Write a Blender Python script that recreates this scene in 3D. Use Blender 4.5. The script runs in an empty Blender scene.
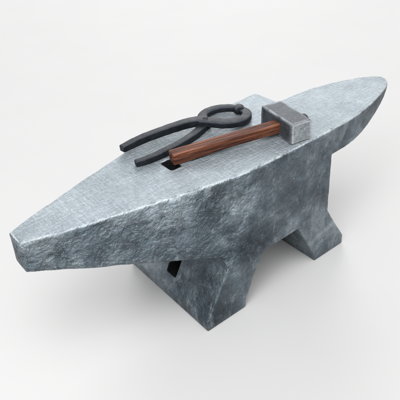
import bpy, bmesh, math, random
import numpy as np
from mathutils import Vector, Matrix, noise

random.seed(7)
S = 0.30                       # one model unit (anvil height) = 0.30 m
scene = bpy.context.scene
col = scene.collection

# ------------------------------------------------------------------ helpers
def link(name, me, mats=(), parent=None):
    o = bpy.data.objects.new(name, me)
    for m in mats: me.materials.append(m)
    col.objects.link(o)
    if parent: o.parent = parent
    return o

def empty(name, label, cat):
    o = bpy.data.objects.new(name, None)
    o.empty_display_size = 0.05
    col.objects.link(o)
    o['label'] = label; o['category'] = cat
    return o

def mesh_from(name, verts, faces, scale=S, smooth=False):
    me = bpy.data.meshes.new(name)
    me.from_pydata([tuple(c * scale for c in v) for v in verts], [], faces)
    me.validate(); me.update()
    bm = bmesh.new(); bm.from_mesh(me)
    bmesh.ops.recalc_face_normals(bm, faces=bm.faces[:])
    bm.to_mesh(me); bm.free()
    if smooth:
        me.polygons.foreach_set('use_smooth', [True] * len(me.polygons))
    return me

def lerp_tab(tab, x):
    xs = [t[0] for t in tab]; ys = [t[1] for t in tab]
    return float(np.interp(x, xs, ys))

# ------------------------------------------------------------------ shader helpers
class NT:
    def __init__(self, name):
        self.m = bpy.data.materials.new(name); self.m.use_nodes = True
        self.t = self.m.node_tree; self.t.nodes.clear()
        self.out = self.n('ShaderNodeOutputMaterial')
        self.b = self.n('ShaderNodeBsdfPrincipled')
        self.t.links.new(self.b.outputs[0], self.out.inputs[0])
    def n(self, typ, **kw):
        nd = self.t.nodes.new(typ)
        for k, v in kw.items(): setattr(nd, k, v)
        return nd
    def l(self, a, b): self.t.links.new(a, b)
    def coords(self, scale=(1, 1, 1), rot=(0, 0, 0)):
        tc = self.n('ShaderNodeTexCoord'); mp = self.n('ShaderNodeMapping')
        mp.inputs['Scale'].default_value = [s / S for s in scale]
        mp.inputs['Rotation'].default_value = rot
        self.l(tc.outputs['Object'], mp.inputs['Vector'])
        return mp.outputs[0]
    def noise(self, vec, scale, detail=4, rough=.55, dist=0):
        nd = self.n('ShaderNodeTexNoise')
        nd.inputs['Scale'].default_value = scale; nd.inputs['Detail'].default_value = detail
        nd.inputs['Roughness'].default_value = rough; nd.inputs['Distortion'].default_value = dist
        self.l(vec, nd.inputs['Vector']); return nd.outputs[0]
    def ramp(self, fac, stops):
        r = self.n('ShaderNodeValToRGB')
        e = r.color_ramp.elements
        while len(e) < len(stops): e.new(.5)
        for i, (p, c) in enumerate(stops):
            e[i].position = p
            e[i].color = (c, c, c, 1) if isinstance(c, (int, float)) else (*c, 1)
        self.l(fac, r.inputs[0]); return r.outputs[0]
    def mix(self, fac, a, b, mode='MIX'):
        m = self.n('ShaderNodeMix', data_type='RGBA', blend_type=mode)
        if isinstance(fac, (int, float)): m.inputs[0].default_value = fac
        else: self.l(fac, m.inputs[0])
        for s, i in ((a, 6), (b, 7)):
            if isinstance(s, tuple): m.inputs[i].default_value = (*s, 1)
            else: self.l(s, m.inputs[i])
        return m.outputs[2]
    def math(self, op, a, b=None, c=None, clamp=False):
        m = self.n('ShaderNodeMath', operation=op, use_clamp=clamp)
        for s, i in ((a, 0), (b, 1), (c, 2)):
            if s is None: continue
            if isinstance(s, (int, float)): m.inputs[i].default_value = s
            else: self.l(s, m.inputs[i])
        return m.outputs[0]
    def bump(self, h, strength, dist, prev=None):
        b = self.n('ShaderNodeBump')
        (self.l(strength, b.inputs['Strength']) if not isinstance(strength, (int, float)) else setattr(b.inputs['Strength'], 'default_value', strength)); b.inputs['Distance'].default_value = dist * S
        self.l(h, b.inputs['Height'])
        if prev is not None: self.l(prev, b.inputs['Normal'])
        return b.outputs[0]
    def set(self, **kw):
        for k, v in kw.items():
            k = k.replace('_', ' ')
            i = self.b.inputs[k]
            if isinstance(v, (int, float)): i.default_value = v
            elif isinstance(v, tuple): i.default_value = (*v, 1)
            else: self.l(v, i)

def mat_anvil():
    t = NT('cast_steel')
    v = t.coords()
    geo = t.n('ShaderNodeNewGeometry')
    sep = t.n('ShaderNodeSeparateXYZ')
    att = t.n('ShaderNodeAttribute', attribute_name='topness')
    top = att.outputs['Fac']
    edg = t.n('ShaderNodeAttribute', attribute_name='edgeness').outputs['Fac']
    rgh = t.n('ShaderNodeAttribute', attribute_name='coarseness').outputs['Fac']
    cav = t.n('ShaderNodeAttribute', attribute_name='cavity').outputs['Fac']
    # --- rough cast sides
    big = t.noise(v, 2.4, 5, .6, .5)
    mid = t.noise(v, 12, 5, .60, .5)
    fine = t.noise(v, 62, 6, .72)
    side = t.ramp(big, [(.34, (.028, .040, .051)), (.50, (.098, .125, .145)), (.64, (.225, .265, .292))])
    side = t.mix(.5, side, t.ramp(mid, [(.34, .50), (.66, 1.60)]), 'MULTIPLY')
    side = t.mix(.35, side, t.ramp(fine, [(.34, .5), (.66, 1.5)]), 'MULTIPLY')
    # pale rub marks running down the side
    rub = t.noise(t.coords((3.2, 3.2, 1.1), (0, .45, 0)), 2.4, 8, .72, 1.2)
    side = t.mix(t.ramp(rub, [(.54, 0.), (.70, .75)]), side, (.27, .31, .335))
    spk = t.noise(t.coords((1, 1, .45), (0, .5, 0)), 75, 3, .6)
    side = t.mix(t.ramp(spk, [(.68, 0.), (.75, .8)]), side, (.40, .44, .46))
    # --- worked face
    tb = t.noise(v, 3.3, 6, .62, .4)
    face = t.ramp(tb, [(.30, (.225, .260, .284)), (.50, (.252, .288, .314)), (.70, (.285, .321, .347))])
    patch = t.ramp(t.noise(v, 4.6, 3), [(.36, .72), (.58, .95)])
    h1 = t.noise(t.coords((4, 26, 4), (0, 0, .22)), 2.6, 5, .68, .35)
    h2 = t.noise(t.coords((28, 4, 4), (0, 0, .05)), 2.6, 5, .68, .35)
    hh = t.math('ADD', h1, h2)
    hx = t.math('MAXIMUM', h1, h2)
    hm = t.ramp(hx, [(.46, .72), (.66, 1.30)])
    face = t.mix(t.math('MULTIPLY', patch, .45), face, hm, 'MULTIPLY')
    face = t.mix(.5, face, t.ramp(fine, [(.32, .6), (.68, 1.4)]), 'MULTIPLY')
    c = t.mix(top, side, face)
    # worn bright arrises
    em = t.math('MULTIPLY', edg, t.ramp(mid, [(.36, .45), (.55, 1.)]))
    c = t.mix(t.math('MULTIPLY', em, .9), c, (.40, .44, .465))
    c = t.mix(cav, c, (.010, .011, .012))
    rs = t.ramp(mid, [(.35, .28), (.65, .46)])
    rf = t.ramp(t.math('ADD', t.math('MULTIPLY', tb, .6), t.math('MULTIPLY', fine, .4)), [(.36, .34), (.62, .41)])
    r = t.mix(top, rs, rf)
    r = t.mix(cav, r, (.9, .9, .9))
    # --- relief
    nz = t.n('ShaderNodeTexNoise'); nz.inputs['Scale'].default_value = 10; nz.inputs['Detail'].default_value = 4; t.l(v, nz.inputs['Vector'])
    sc = t.n('ShaderNodeVectorMath', operation='SCALE'); sc.inputs['Scale'].default_value = .16
    wv = t.n('ShaderNodeVectorMath', operation='ADD')
    t.l(nz.outputs['Color'], sc.inputs[0]); t.l(v, wv.inputs[0]); t.l(sc.outputs[0], wv.inputs[1])
    def vo(scale):
        q = t.n('ShaderNodeTexVoronoi', feature='F1'); q.inputs['Scale'].default_value = scale
        t.l(wv.outputs[0], q.inputs['Vector']); return q.outputs['Distance']
    notop = t.math('SUBTRACT', 1., top)
    hs = t.math('ADD', t.math('MULTIPLY', mid, 1.2), t.math('ADD', t.math('MULTIPLY', vo(17), .55), t.math('MULTIPLY', vo(48), .30)))
    b1 = t.bump(hs, t.math('MULTIPLY', t.math('SUBTRACT', 1., t.math('MULTIPLY', top, .96)), rgh), .031)
    b2 = t.bump(t.math('ADD', fine, t.math('MULTIPLY', t.noise(v, 150, 3, .6), .6)), t.math('SUBTRACT', .5, t.math('MULTIPLY', top, .35)), .016, b1)
    b3 = t.bump(hh, t.math('MULTIPLY', top, patch), .015, b2)
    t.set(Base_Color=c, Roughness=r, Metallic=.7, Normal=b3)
    t.b.inputs['Specular IOR Level'].default_value = .5
    return t.m

def mat_forged(name, dark, light, rough=.5, metal=.6, bump=.4, wear=.8, spec=.5):
    t = NT(name)
    v = t.coords()
    a = t.noise(v, 14, 6, .65, .3); f = t.noise(v, 90, 4, .65)
    c = t.ramp(a, [(.3, dark), (.7, light)])
    c = t.mix(.5, c, t.ramp(f, [(.3, .6), (.7, 1.4)]), 'MULTIPLY')
    ed = t.n('ShaderNodeAttribute', attribute_name='edgeness').outputs['Fac']
    pt = t.math('MULTIPLY', ed, t.ramp(a, [(.38, .2), (.6, wear)]))
    c = t.mix(pt, c, tuple(min(.75, x * 3.2) for x in light))
    scr = t.noise(t.coords((3, 22, 3), (0, 0, .9)), 5, 5, .7, .3)
    c = t.mix(t.ramp(scr, [(.60, 0.), (.72, .45)]), c, tuple(min(.7, x * 2.2) for x in light))
    n = t.bump(a, bump, .02); n = t.bump(f, bump, .006, n)
    t.set(Base_Color=c, Roughness=t.ramp(a, [(.3, rough - .08), (.7, rough + .1)]), Metallic=metal, Normal=n)
    t.b.inputs['Specular IOR Level'].default_value = spec
    return t.m

def mat_wood():
    t = NT('reddish_wood')
    v = t.coords((1.6, 26, 26))          # stretched along the handle (local x)
    g = t.noise(v, 1.7, 7, .68, .5)
    g2 = t.noise(t.coords((4, 90, 90)), 2., 4, .6, .2)
    c = t.ramp(g, [(.36, (.012, .004, .002)), (.46, (.060, .017, .008)), (.57, (.140, .048, .023)), (.72, (.235, .098, .050))])
    c = t.mix(.6, c, t.ramp(g2, [(.35, .55), (.6, 1.25)]), 'MULTIPLY')
    n = t.bump(t.math('ADD', g, g2), .8, .012)
    t.set(Base_Color=c, Roughness=t.ramp(g, [(.3, .70), (.7, .52)]), Normal=n)
    t.b.inputs['Specular IOR Level'].default_value = .2
    return t.m

def mat_floor():
    t = NT('white_studio_floor')
    v = t.coords()
    c = t.ramp(t.noise(v, 1.2, 3), [(.3, (.349, .347, .347)), (.7, (.356, .354, .354))])
    t.set(Base_Color=c, Roughness=.75)
    t.b.inputs['Specular IOR Level'].default_value = .2
    return t.m

M_ANVIL = mat_anvil()
M_TONGS = mat_forged('black_forged_iron', (.007, .0085, .011), (.017, .020, .025), .55, .3, .28, .6, .16)
M_HEAD = mat_forged('dark_hammer_steel', (.022, .025, .029), (.066, .072, .080), .52, .35, .5, .8, .22)
M_STRIKE = mat_forged('worn_striking_steel', (.13, .15, .165), (.30, .325, .345), .42, .6, .6, .35)
M_WOOD = mat_wood()
M_CAP = mat_forged('near_black_handle_end', (.003, .003, .0035), (.008, .008, .009), .6, .0, .4)  # near-black colour for the handle stub beyond the head

# ------------------------------------------------------------------ floor
me = mesh_from('floor', [(-150, -150, 0), (150, -150, 0), (150, 150, 0), (-150, 150, 0)], [(0, 1, 2, 3)])
fl = link('floor', me, [mat_floor()])
fl['kind'] = 'structure'

# ------------------------------------------------------------------ anvil plan and profile (model units, z up, x heel -> horn)
FRONT = [(-1.468, -.066), (-1.30, -.122), (-1.165, -.160), (-.97, -.204), (-.83, -.240), (-.70, -.276), (-.56, -.308),
         (-.41, -.338), (-.27, -.359), (-.15, -.366), (.40, -.366), (.593, -.359), (.70, -.347), (.772, -.332), (.87, -.311),
         (.964, -.285), (1.05, -.257), (1.131, -.228), (1.19, -.200), (1.235, -.168), (1.262, -.135), (1.274, -.100)]
BACK = [(-1.468, .066), (-.985, .222), (-.828, .268), (-.70, .303), (-.655, .318), (-.61, .329), (-.52, .333), (.476, .367)]
HBACK = [(.30, .153), (.50, .153), (.66, .150), (.78, .140), (.90, .115), (1.0, .084), (1.10, .046), (1.184, .006),
         (1.23, -.026), (1.26, -.060), (1.274, -.088)]
ZHEEL = [(-1.468, .815), (-1.283, .755), (-1.0, .662), (-.83, .603), (-.70, .562), (-.558, .512), (-.46, .470), (-.35, .42), (.5, .42)]
ZHORN = [(.30, .80), (.62, .80), (.79, .82), (.88, .842), (.965, .867), (1.11, .912), (1.20, .950), (1.25, .972), (1.274, .985)]

def loft(sections):
    """sections: list of equal-length rings"""
    n = len(sections[0]); v = [p for s in sections for p in s]; f = []
    for i in range(len(sections) - 1):
        for k in range(n):
            a = i * n + k; b = i * n + (k + 1) % n
            f.append((a, b, b + n, a + n))
    f.append(tuple(range(n - 1, -1, -1))); f.append(tuple((len(sections) - 1) * n + k for k in range(n)))
    return v, f

def solid_to_bm(bm, v, f):
    vs = [bm.verts.new(p) for p in v]
    fs = [bm.faces.new([vs[i] for i in q]) for q in f]
    bmesh.ops.recalc_face_normals(bm, faces=fs)

def prism(poly, yf, yb):
    """poly: (x,z) ring, yf/yb functions of (x,z)"""
    n = len(poly)
    v = [(x, yf(x, z), z) for x, z in poly] + [(x, yb(x, z), z) for x, z in poly]
    f = [(k, (k + 1) % n, n + (k + 1) % n, n + k) for k in range(n)]
    f += [tuple(range(n)), tuple(range(2 * n - 1, n - 1, -1))]
    return v, f

bm = bmesh.new()
# heel running into the upper body, one loft; the end face leans a little
secs = []
for x in sorted(set([t[0] for t in FRONT if t[0] < .40] + [t[0] for t in BACK if t[0] < .44] + [t[0] for t in ZHEEL if t[0] < .40] + [.1, .25, .40, .440])):
    yf = lerp_tab(FRONT, x); yb = lerp_tab(BACK, x); zb = lerp_tab(ZHEEL, x)
    xb = x - .010 if x < -1.46 else x
    w = .006 if x < -1.2 else 0
    secs.append([(x, yf, 1), (x, yb, 1), (xb, yb - w, zb), (xb, yf + w, zb)])
solid_to_bm(bm, *loft(secs))
# rear shoulder of the face
solid_to_bm(bm, *loft([[(x, -.30, 1), (x, .367 if x > .4 else .362, 1), (x, .365 if x > .4 else .36, .80), (x, -.30, .80)] for x in (.30, .476)]))
# waist and feet: one extruded profile with the arch
prof = [(-.629, .0), (-.629, .068), (-.50, .300), (-.446, .395), (-.440, .50), (-.2, .50), (.2, .50), (.440, .50), (.440, .385), (.631, .070), (.631, 0),
        (.334, 0), (.320, .070), (.158, .376), (-.145, .372), (-.225, .24), (-.300, .070), (-.314, 0)]
def pyf(x, z):
    return -.366 if z < .42 else lerp_tab(FRONT, x) - .001
def pyb(x, z):
    return .345 + .155 * max(0, 1 - z / .45)
solid_to_bm(bm, *prism(prof, pyf, pyb))
# horn
secs = []
for i in range(30):
    x = .30 + (1.274 - .30) * (1 - (1 - i / 29) ** 1.8)
    yf = lerp_tab(FRONT, x); yb = lerp_tab(HBACK, x); zb = lerp_tab(ZHORN, x)
    w = (yb - yf)
    if w < .012: yf -= .006; yb += .006; w = yb - yf
    belly = .25 * w * (1 - .3 * i / 29) * (1 - zb) / .2 * .6
    ym = (yf + yb) / 2
    secs.append([(x, yf, 1), (x, yb, 1), (x, yb - .03 * w, (1 + zb) / 2), (x, yb - .10 * w, zb), (x, ym, zb - belly), (x, yf + .05 * w, zb - .004), (x, yf + .012 * w, zb + .012)])
solid_to_bm(bm, *loft(secs))
bmesh.ops.triangulate(bm, faces=bm.faces[:])
me = bpy.data.meshes.new('tmp'); bm.to_mesh(me); bm.free()
tmp = link('tmp_a', me)
VOX = .0055

def cutter(x0, x1, y0, y1, z0, z1):
    v = [(x, y, z) for x in (x0, x1) for y in (y0, y1) for z in (z0, z1)]
    f = [(0, 1, 3, 2), (4, 6, 7, 5), (0, 4, 5, 1), (2, 3, 7, 6), (0, 2, 6, 4), (1, 5, 7, 3)]
    m = mesh_from('cut', v, f, 1.0)
    return link('tmp_c', m)
cuts = [cutter(-.553, -.483, -.048, .062, .62, 1.1), cutter(-.75, -.30, .020, .117, .153, .300)]
for c in cuts:
    b = tmp.modifiers.new('b', 'BOOLEAN'); b.operation = 'DIFFERENCE'; b.solver = 'EXACT'; b.use_self = True; b.object = c
r = tmp.modifiers.new('r', 'REMESH'); r.mode = 'VOXEL'; r.voxel_size = VOX; r.adaptivity = 0
dg = bpy.context.evaluated_depsgraph_get()
am = bpy.data.meshes.new_from_object(tmp.evaluated_get(dg))
for o in [tmp] + cuts: bpy.data.objects.remove(o)
am.materials.clear()

# sculpt the surface: soft casting waves, pits, chipped arrises
nv = len(am.vertices)
P = np.empty(nv * 3); am.vertices.foreach_get('co', P); P = P.reshape(-1, 3)
N = np.empty(nv * 3); am.vertices.foreach_get('normal', N); N = N.reshape(-1, 3)
ne = len(am.edges); E_ = np.empty(ne * 2, dtype=np.int64); am.edges.foreach_get('vertices', E_); E_ = E_.reshape(-1, 2)
deg = np.zeros(nv); np.add.at(deg, E_[:, 0], 1); np.add.at(deg, E_[:, 1], 1)
def blur(a, k):
    for _ in range(k):
        s = np.zeros_like(a)
        np.add.at(s, E_[:, 0], a[E_[:, 1]]); np.add.at(s, E_[:, 1], a[E_[:, 0]])
        d = deg if a.ndim == 1 else deg[:, None]
        a = .4 * a + .6 * s / np.maximum(d, 1)
    return a
def normals():
    am.vertices.foreach_set('co', P.ravel()); am.update()
    q = np.empty(nv * 3); am.vertices.foreach_get('normal', q); return q.reshape(-1, 3)
P = blur(P, 5); N = normals()
Ns = blur(N.copy(), 5)
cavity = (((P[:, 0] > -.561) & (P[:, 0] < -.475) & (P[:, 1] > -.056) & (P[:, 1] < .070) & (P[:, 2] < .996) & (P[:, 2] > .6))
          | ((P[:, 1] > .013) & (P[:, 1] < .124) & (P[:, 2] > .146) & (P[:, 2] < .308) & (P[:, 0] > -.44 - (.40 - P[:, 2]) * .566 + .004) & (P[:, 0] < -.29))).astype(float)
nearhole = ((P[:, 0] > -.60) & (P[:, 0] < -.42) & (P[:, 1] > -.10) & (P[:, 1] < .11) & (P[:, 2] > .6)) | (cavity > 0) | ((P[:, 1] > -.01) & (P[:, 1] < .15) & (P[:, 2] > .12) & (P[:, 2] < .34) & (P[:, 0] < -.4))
edge = np.clip(1 - np.linalg.norm(Ns, axis=1), 0, 1)
edge = np.clip((edge - .05) / .25, 0, 1)
edge = blur(edge, 1)
Nf = blur(N.copy(), 2); Nf /= np.maximum(np.linalg.norm(Nf, axis=1), 1e-6)[:, None]
top = (N[:, 2] > .75) & (P[:, 2] > .985)
topness = top.astype(float)
# convex arrises only: compare with the smoothed position
Pb = blur(P.copy(), 6)
convex = ((P - Pb) * Nf).sum(1)
print('CONVEX', np.percentile(convex, [50, 80, 90, 95, 98, 99, 99.9]))
convex = np.clip((convex - .0003) / .0012, 0, 1)
coarse = .34 + .34 * np.clip((.15 - P[:, 0]) / .7, 0, 1) * np.clip(.35 + (P[:, 2] - .30) / .3, .12, 1)
near = np.clip(blur(convex, 14) * 4, 0, 1); disp = np.zeros(nv); convex = blur(convex, 2); convex = np.clip(convex * 1.4, 0, 1)
for i in range(nv):
    p = Vector(P[i])
    lo = noise.noise(p * 2.3)
    rd = noise.fractal(p * 7.0, 1.0, 2.1, 4)
    fi = noise.fractal(p * 26.0 + Vector((3, 1, 7)), .9, 2.1, 3)
    q = p + Vector((rd, fi, lo)) * .02
    ridge = noise.ridged_multi_fractal(q * 5.5, .9, 2.2, 4, 1., 2.) - 1.1
    pit = min(0., noise.noise(q * 31 + Vector((5, 5, 1))) + .22) + .6 * min(0., noise.noise(q * 62) + .15)
    d = (.0020 * lo + .0052 * rd + .0030 * fi + .0042 * ridge + .013 * pit) * coarse[i] * (1 - .82 * near[i])
    if top[i]:
        d = .0010 * lo + .0006 * rd
    if P[i][2] < .78 or P[i][1] > .1: d *= .6
    ch = max(0., noise.noise(p * 13 + Vector((9, 2, 4))) + .1) + .4 * max(0., noise.noise(p * 34 + Vector((1, 7, 4))))
    d -= convex[i] * ((.0005 + .017 * ch) if (P[i][2] > .9 and P[i][0] < .45 and P[i][1] < .1) else (.0005 + .004 * ch))
    if nearhole[i]: d = 0
    d *= min(1., max(0., P[i][2] / .05))
    if P[i][2] < .012 and N[i][2] < -.5: d = 0
    disp[i] = d
P2 = P + Nf * disp[:, None]
P2[:, 2] = np.maximum(P2[:, 2], .0005)
am.vertices.foreach_set('co', (P2 * S).ravel()); am.update()
a1 = am.attributes.new('topness', 'FLOAT', 'POINT'); a1.data.foreach_set('value', blur(topness, 1))
a2 = am.attributes.new('edgeness', 'FLOAT', 'POINT')
a2.data.foreach_set('value', np.clip((convex - .68) * 3.1, 0, 1) * np.where(P[:, 2] > .93, 1., .12) * (P[:, 2] > .05) * np.where(nearhole, .6, 1.))
a5 = am.attributes.new('coarseness', 'FLOAT', 'POINT'); a5.data.foreach_set('value', coarse)
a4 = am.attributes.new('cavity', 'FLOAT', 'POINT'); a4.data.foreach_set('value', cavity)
am.polygons.foreach_set('use_smooth', [True] * len(am.polygons))
VN = np.empty(nv * 3); am.vertices.foreach_get('normal', VN); VN = VN.reshape(-1, 3)
a3 = am.attributes.new('vn', 'FLOAT_VECTOR', 'POINT'); a3.data.foreach_set('vector', VN.ravel())

# split the casting into its named parts (they share borders exactly)
anvil = empty('anvil', 'large grey steel anvil with pointed horn and splayed feet standing on the white floor', 'anvil')
def region(c):
    x, y, z = c
    if x > .4765 or (x > .441 and z < .79): return 'horn' if z > .45 else 'foot_right'
    if z < .415 and x < 0: return 'foot_left'
    if z < .415: return 'foot_right'
    if x < -.46: return 'heel'
    return 'body'
names = {}
nf = len(am.polygons)
fc = np.empty(nf * 3); am.polygons.foreach_get('center', fc); fc = fc.reshape(-1, 3) / S
lab = np.array([region(c) for c in fc])
for key, nm in (('body', 'body'), ('heel', 'heel'), ('horn', 'horn'), ('foot_left', 'foot'), ('foot_right', 'foot')):
    b = bmesh.new(); b.from_mesh(am); b.faces.ensure_lookup_table()
    bmesh.ops.delete(b, geom=[f for f in b.faces if lab[f.index] != key], context='FACES')
    m2 = bpy.data.meshes.new(nm); b.to_mesh(m2); b.free()
    vn = np.empty(len(m2.vertices) * 3); m2.attributes['vn'].data.foreach_get('vector', vn)
    m2.normals_split_custom_set_from_vertices(vn.reshape(-1, 3).tolist())
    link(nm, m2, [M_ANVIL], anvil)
bpy.data.meshes.remove(am)

# ------------------------------------------------------------------ sweeps
def catmull(pts, n=8):
    pts = [np.array(p, float) for p in pts]
    ext = [2 * pts[0] - pts[1]] + pts + [2 * pts[-1] - pts[-2]]
    out = []
    for i in range(1, len(ext) - 2):
        p0, p1, p2, p3 = ext[i - 1:i + 3]
        for k in range(n):
            t = k / n
            out.append(.5 * ((2 * p1) + (-p0 + p2) * t + (2 * p0 - 5 * p1 + 4 * p2 - p3) * t * t + (-p0 + 3 * p1 - 3 * p2 + p3) * t ** 3))
    out.append(pts[-1]); return out

def ring_section(w, h, c):
    """rounded rectangle, half sizes w,h, corner cut c"""
    r = []
    for sx, sy in ((1, 1), (-1, 1), (-1, -1), (1, -1)):
        cx, cy = sx * (w - c), sy * (h - c)
        a0 = {(1, 1): 0, (-1, 1): 90, (-1, -1): 180, (1, -1): 270}[(sx, sy)]
        for k in range(4):
            a = math.radians(a0 + 30 * k)
            r.append((cx + c * math.cos(a), cy + c * math.sin(a)))
    return r

def sweep(name, pts, parent, mat, n=8, c=.28, wob=.0008, seed=0.):
    """pts: (x,y,z,w,h) full width and height"""
    path = catmull(pts, n)
    secs = []
    for i, q in enumerate(path):
        a = path[max(0, i - 1)][:3]; b = path[min(len(path) - 1, i + 1)][:3]
        t = Vector(b - a).normalized()
        side = t.cross(Vector((0, 0, 1))).normalized(); up = side.cross(t).normalized()
        w, h = q[3] / 2, q[4] / 2
        cc = min(w, h) * 2 * c
        ends = [(1., 0)]
        if i == 0: ends = [(.80, -.004), (.95, -.0012), (1., .002)]
        if i == len(path) - 1: ends = [(1., -.002), (.95, .0012), (.80, .004)]
        for sc_, off in ends:
            ring = []
            for u, v in ring_section(w * sc_, h * sc_, cc * sc_):
                p = Vector(q[:3]) + side * u + up * v + t * off
                p += Vector((noise.noise(p * 30 + Vector((seed, 0, 0))), noise.noise(p * 30 + Vector((0, seed, 5))), noise.noise(p * 30 + Vector((0, 9, seed))))) * wob * 2
                ring.append(tuple(p))
            secs.append(ring)
    v, f = loft(secs)
    me = mesh_from(name, v, f, smooth=True)
    for p in me.polygons:
        if len(p.vertices) > 4: p.use_smooth = False
    at = me.attributes.new('edgeness', 'FLOAT', 'POINT')
    nring = len(secs[0])
    at.data.foreach_set('value', [1. if (i % nring) % 4 in (1, 2) and (i % nring) < 8 else 0. for i in range(len(me.vertices))])
    return link(name, me, [mat], parent)

# ------------------------------------------------------------------ tongs
tongs = empty('tongs', 'black iron tongs with closed ring jaw lying on the anvil face behind the hammer', 'tongs')
# upper handle runs on into the near jaw, lower handle into the far jaw
sweep('handle', [(-.654, .302, 1.036, .042, .040), (-.585, .310, 1.037, .047, .043), (-.505, .312, 1.039, .050, .044), (-.408, .304, 1.041, .052, .045),
                 (-.309, .288, 1.044, .054, .046), (-.212, .266, 1.048, .060, .045), (-.140, .232, 1.050, .068, .044), (-.09, .200, 1.050, .070, .042)], tongs, M_TONGS, c=.12, seed=1)
sweep('handle', [(-.672, .128, 1.020, .038, .035), (-.60, .112, 1.021, .042, .038), (-.50, .110, 1.022, .046, .040), (-.39, .118, 1.022, .046, .040),
                 (-.28, .138, 1.022, .048, .040), (-.18, .170, 1.022, .052, .040), (-.085, .215, 1.022, .058, .040)], tongs, M_TONGS, c=.15, seed=2)
RC = (.046, .196)
def arc(a0, a1, n, r, z0, z1, w0, w1, h0=.040, h1=.040):
    o = []
    for i in range(n):
        t = i / (n - 1); a = math.radians(a0 + (a1 - a0) * t)
        vx, vy = r * math.cos(a), r * math.sin(a); k = (vx * .66 + vy * .75) * -.13; vx += .66 * k; vy += .75 * k
        o.append((RC[0] + vx, RC[1] + vy, z0 + (z1 - z0) * t, w0 + (w1 - w0) * t, h0 + (h1 - h0) * t))
    return o
sweep('jaw', [(-.135, .222, 1.050, .070, .042)] + arc(205, 350, 9, .142, 1.046, 1.026, .076, .058) + [(.184, .198, 1.026, .044, .038)], tongs, M_TONGS, c=.22, seed=3)
sweep('jaw', [(-.120, .190, 1.022, .064, .040)] + arc(150, 20, 9, .142, 1.024, 1.030, .066, .048) + [(.176, .214, 1.033, .072, .050), (.162, .180, 1.032, .058, .046)], tongs, M_TONGS, c=.30, seed=4)
def disc(name, x, y, z0, z1, r, parent, mat, seg=20):
    secs = []
    for z, k in ((z0, 1), (z0 + .6 * (z1 - z0), 1), (z0 + .88 * (z1 - z0), .82), (z1, .45)):
        secs.append([(x + r * k * math.cos(2 * math.pi * i / seg), y + r * k * math.sin(2 * math.pi * i / seg), z) for i in range(seg)])
    v, f = loft(secs)
    return link(name, mesh_from(name, v, f, smooth=True), [mat], parent)
disc('rivet', -.105, .203, 1.06, 1.0745, .018, tongs, M_TONGS)

# ------------------------------------------------------------------ hammer
hammer = empty('hammer', 'square steel hammer with reddish brown wooden handle lying on the anvil face', 'hammer')
# head: bevelled, slightly tapered block
bot = [(.166, -.008), (.301, -.034), (.249, -.354), (.104, -.328)]
topc = [(.184, -.006), (.316, -.040), (.246, -.348), (.120, -.318)]
cb = [(.168, -.006), (.306, -.036), (.249, -.352), (.106, -.327)]
bm = bmesh.new()
vb = [bm.verts.new((x, y, 1.002)) for x, y in cb]; vt = [bm.verts.new((x, y, 1.124)) for x, y in [(.176, -.004), (.312, -.038), (.246, -.349), (.118, -.320)]]
bm.faces.new(vb[::-1]); bm.faces.new(vt)
for k in range(4): bm.faces.new((vb[k], vb[(k + 1) % 4], vt[(k + 1) % 4], vt[k]))
bmesh.ops.recalc_face_normals(bm, faces=bm.faces[:])
bmesh.ops.bevel(bm, geom=bm.edges[:] , offset=.0075, segments=3, profile=.6, affect='EDGES')
bmesh.ops.subdivide_edges(bm, edges=[e for e in bm.edges if e.calc_length() > .03], cuts=14, use_grid_fill=True)
for v in bm.verts:
    n = noise.fractal(v.co * 22, 1, 2, 3)
    v.co += v.normal * (.0014 * n)
for f in bm.faces:
    f.smooth = True
    d = Vector((-.067, -.31, 0)).normalized()
    f.material_index = 1 if f.normal.dot(d) > .80 and abs(f.normal.z) < .6 else 0
lay = bm.verts.layers.float.new('edgeness')
for v in bm.verts: v[lay] = 0.
for f in bm.faces:
    if f.calc_area() < 2e-4 and min(e.calc_length() for e in f.edges) < .0058:
        for v in f.verts: v[lay] = 1.
for v in bm.verts: v.co *= S
me = bpy.data.meshes.new('head'); bm.to_mesh(me); bm.free()
link('head', me, [M_HEAD, M_STRIKE], hammer)

# handle: tapered chamfered bar, built along local x so the grain follows it
H0 = Vector((-.508, .012, 1.0345)); H1 = Vector((.335, -.232, 1.060))
dx = (H1 - H0).normalized(); dy = Vector((0, 0, 1)).cross(dx).normalized(); dz = dx.cross(dy)
L = (H1 - H0).length
def bar(name, t0, t1, fw, fh, mat, cut=.10, cap=False):
    secs = []
    n = 26
    for i in range(n + 1):
        t = t0 + (t1 - t0) * i / n
        w, h = fw(t) / 2, fh(t) / 2
        ends = [(1., 0)]
        if i == 0: ends = [(.86, -.001), (1., .0045)]
        if i == n: ends = [(1., -.008), (.93, -.003), (.78, .001)]
        for sc_, off in ends:
            secs.append([(t + off, u, v + .004 * math.sin(t * 4)) for u, v in ring_section(w * sc_, h * sc_, min(w, h) * cut * 2)])
    v, f = loft(secs)
    me = mesh_from(name, v, f, smooth=False)
    o = link(name, me, [mat], hammer)
    M = Matrix((dx, dy, dz)).transposed().to_4x4(); M.translation = H0 * S
    o.matrix_local = M
    b = o.modifiers.new('bevel', 'BEVEL'); b.width = .0018 * S; b.segments = 2; b.limit_method = 'ANGLE'
    return o
fw = lambda t: float(np.interp(t, [0, .1, .35, .65, .9], [.078, .076, .070, .072, .066]))
fh = lambda t: float(np.interp(t, [0, .1, .35, .65, .9], [.066, .064, .058, .060, .058]))
bar('handle', 0, .74, fw, fh, M_WOOD)
bar('handle_end', .742, L, lambda t: .070, lambda t: .060, M_CAP, cut=.45)

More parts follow.
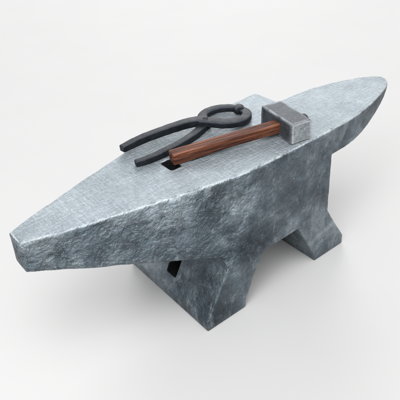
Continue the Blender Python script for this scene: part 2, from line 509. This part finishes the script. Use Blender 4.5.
# ------------------------------------------------------------------ light
w = bpy.data.worlds.new('World'); scene.world = w; w.use_nodes = True
nt = w.node_tree; nt.nodes.clear()
out = nt.nodes.new('ShaderNodeOutputWorld'); bg = nt.nodes.new('ShaderNodeBackground')
tc = nt.nodes.new('ShaderNodeTexCoord'); sp = nt.nodes.new('ShaderNodeSeparateXYZ'); rp = nt.nodes.new('ShaderNodeValToRGB')
nt.links.new(tc.outputs['Generated'], sp.inputs[0]); nt.links.new(sp.outputs[2], rp.inputs[0])
rp.color_ramp.elements[0].position = 0.; rp.color_ramp.elements[0].color = (.29, .30, .31, 1)
rp.color_ramp.elements[1].position = .5; rp.color_ramp.elements[1].color = (1, 1, 1, 1)
nt.links.new(rp.outputs[0], bg.inputs[0]); bg.inputs[1].default_value = 1.14
nt.links.new(bg.outputs[0], out.inputs[0])

def sun(name, direction, strength, angle, color=(1, 1, 1)):
    l = bpy.data.lights.new(name, 'SUN'); l.energy = strength; l.angle = math.radians(angle); l.color = color
    o = bpy.data.objects.new(name, l); col.objects.link(o)
    o.rotation_euler = Vector(direction).to_track_quat('Z', 'Y').to_euler()   # lamp shines along -Z
    return o
sun('back_softbox', (.60, .72, .50), 2.1, 34)
sun('front_softbox', (-.32, -.46, 1), 3.3, 60)
al = bpy.data.lights.new('added_overhead_fill', 'AREA'); al.shape = 'SQUARE'; al.size = 1.1 * S; al.energy = 4.2  # added unseen lamp, set close so falloff brightens heel more than feet
ao = bpy.data.objects.new('added_overhead_fill', al); col.objects.link(ao)
ao.location = Vector((-1.75, -1.15, 3.1)) * S
ao.rotation_euler = (Vector((-1.75, -1.15, 3.1)) - Vector((-.9, -.1, .8))).to_track_quat('Z', 'Y').to_euler()

# ------------------------------------------------------------------ camera
C = Vector((-1.9646639691115058, -2.249036294355198, 2.5971410784968247))
R = Vector((0.7800525752176724, -0.6219021546459558, -0.06896151059102014)).normalized()
U = Vector((0.40096341507474026, 0.41220974269543087, 0.8181145810939738)); U = (U - R * U.dot(R)).normalized()
B = R.cross(U)
cam = bpy.data.cameras.new('Camera'); co = bpy.data.objects.new('Camera', cam); col.objects.link(co)
M = Matrix((R, U, B)).transposed().to_4x4(); M.translation = C * S
co.matrix_world = M
cam.sensor_width = 36; cam.lens = 548.802 / 400 * 36
cam.clip_start = .01; cam.clip_end = 500
scene.camera = co

scene.view_settings.view_transform = 'Standard'; scene.view_settings.look = 'None'
scene.view_settings.exposure = 0; scene.view_settings.gamma = 1
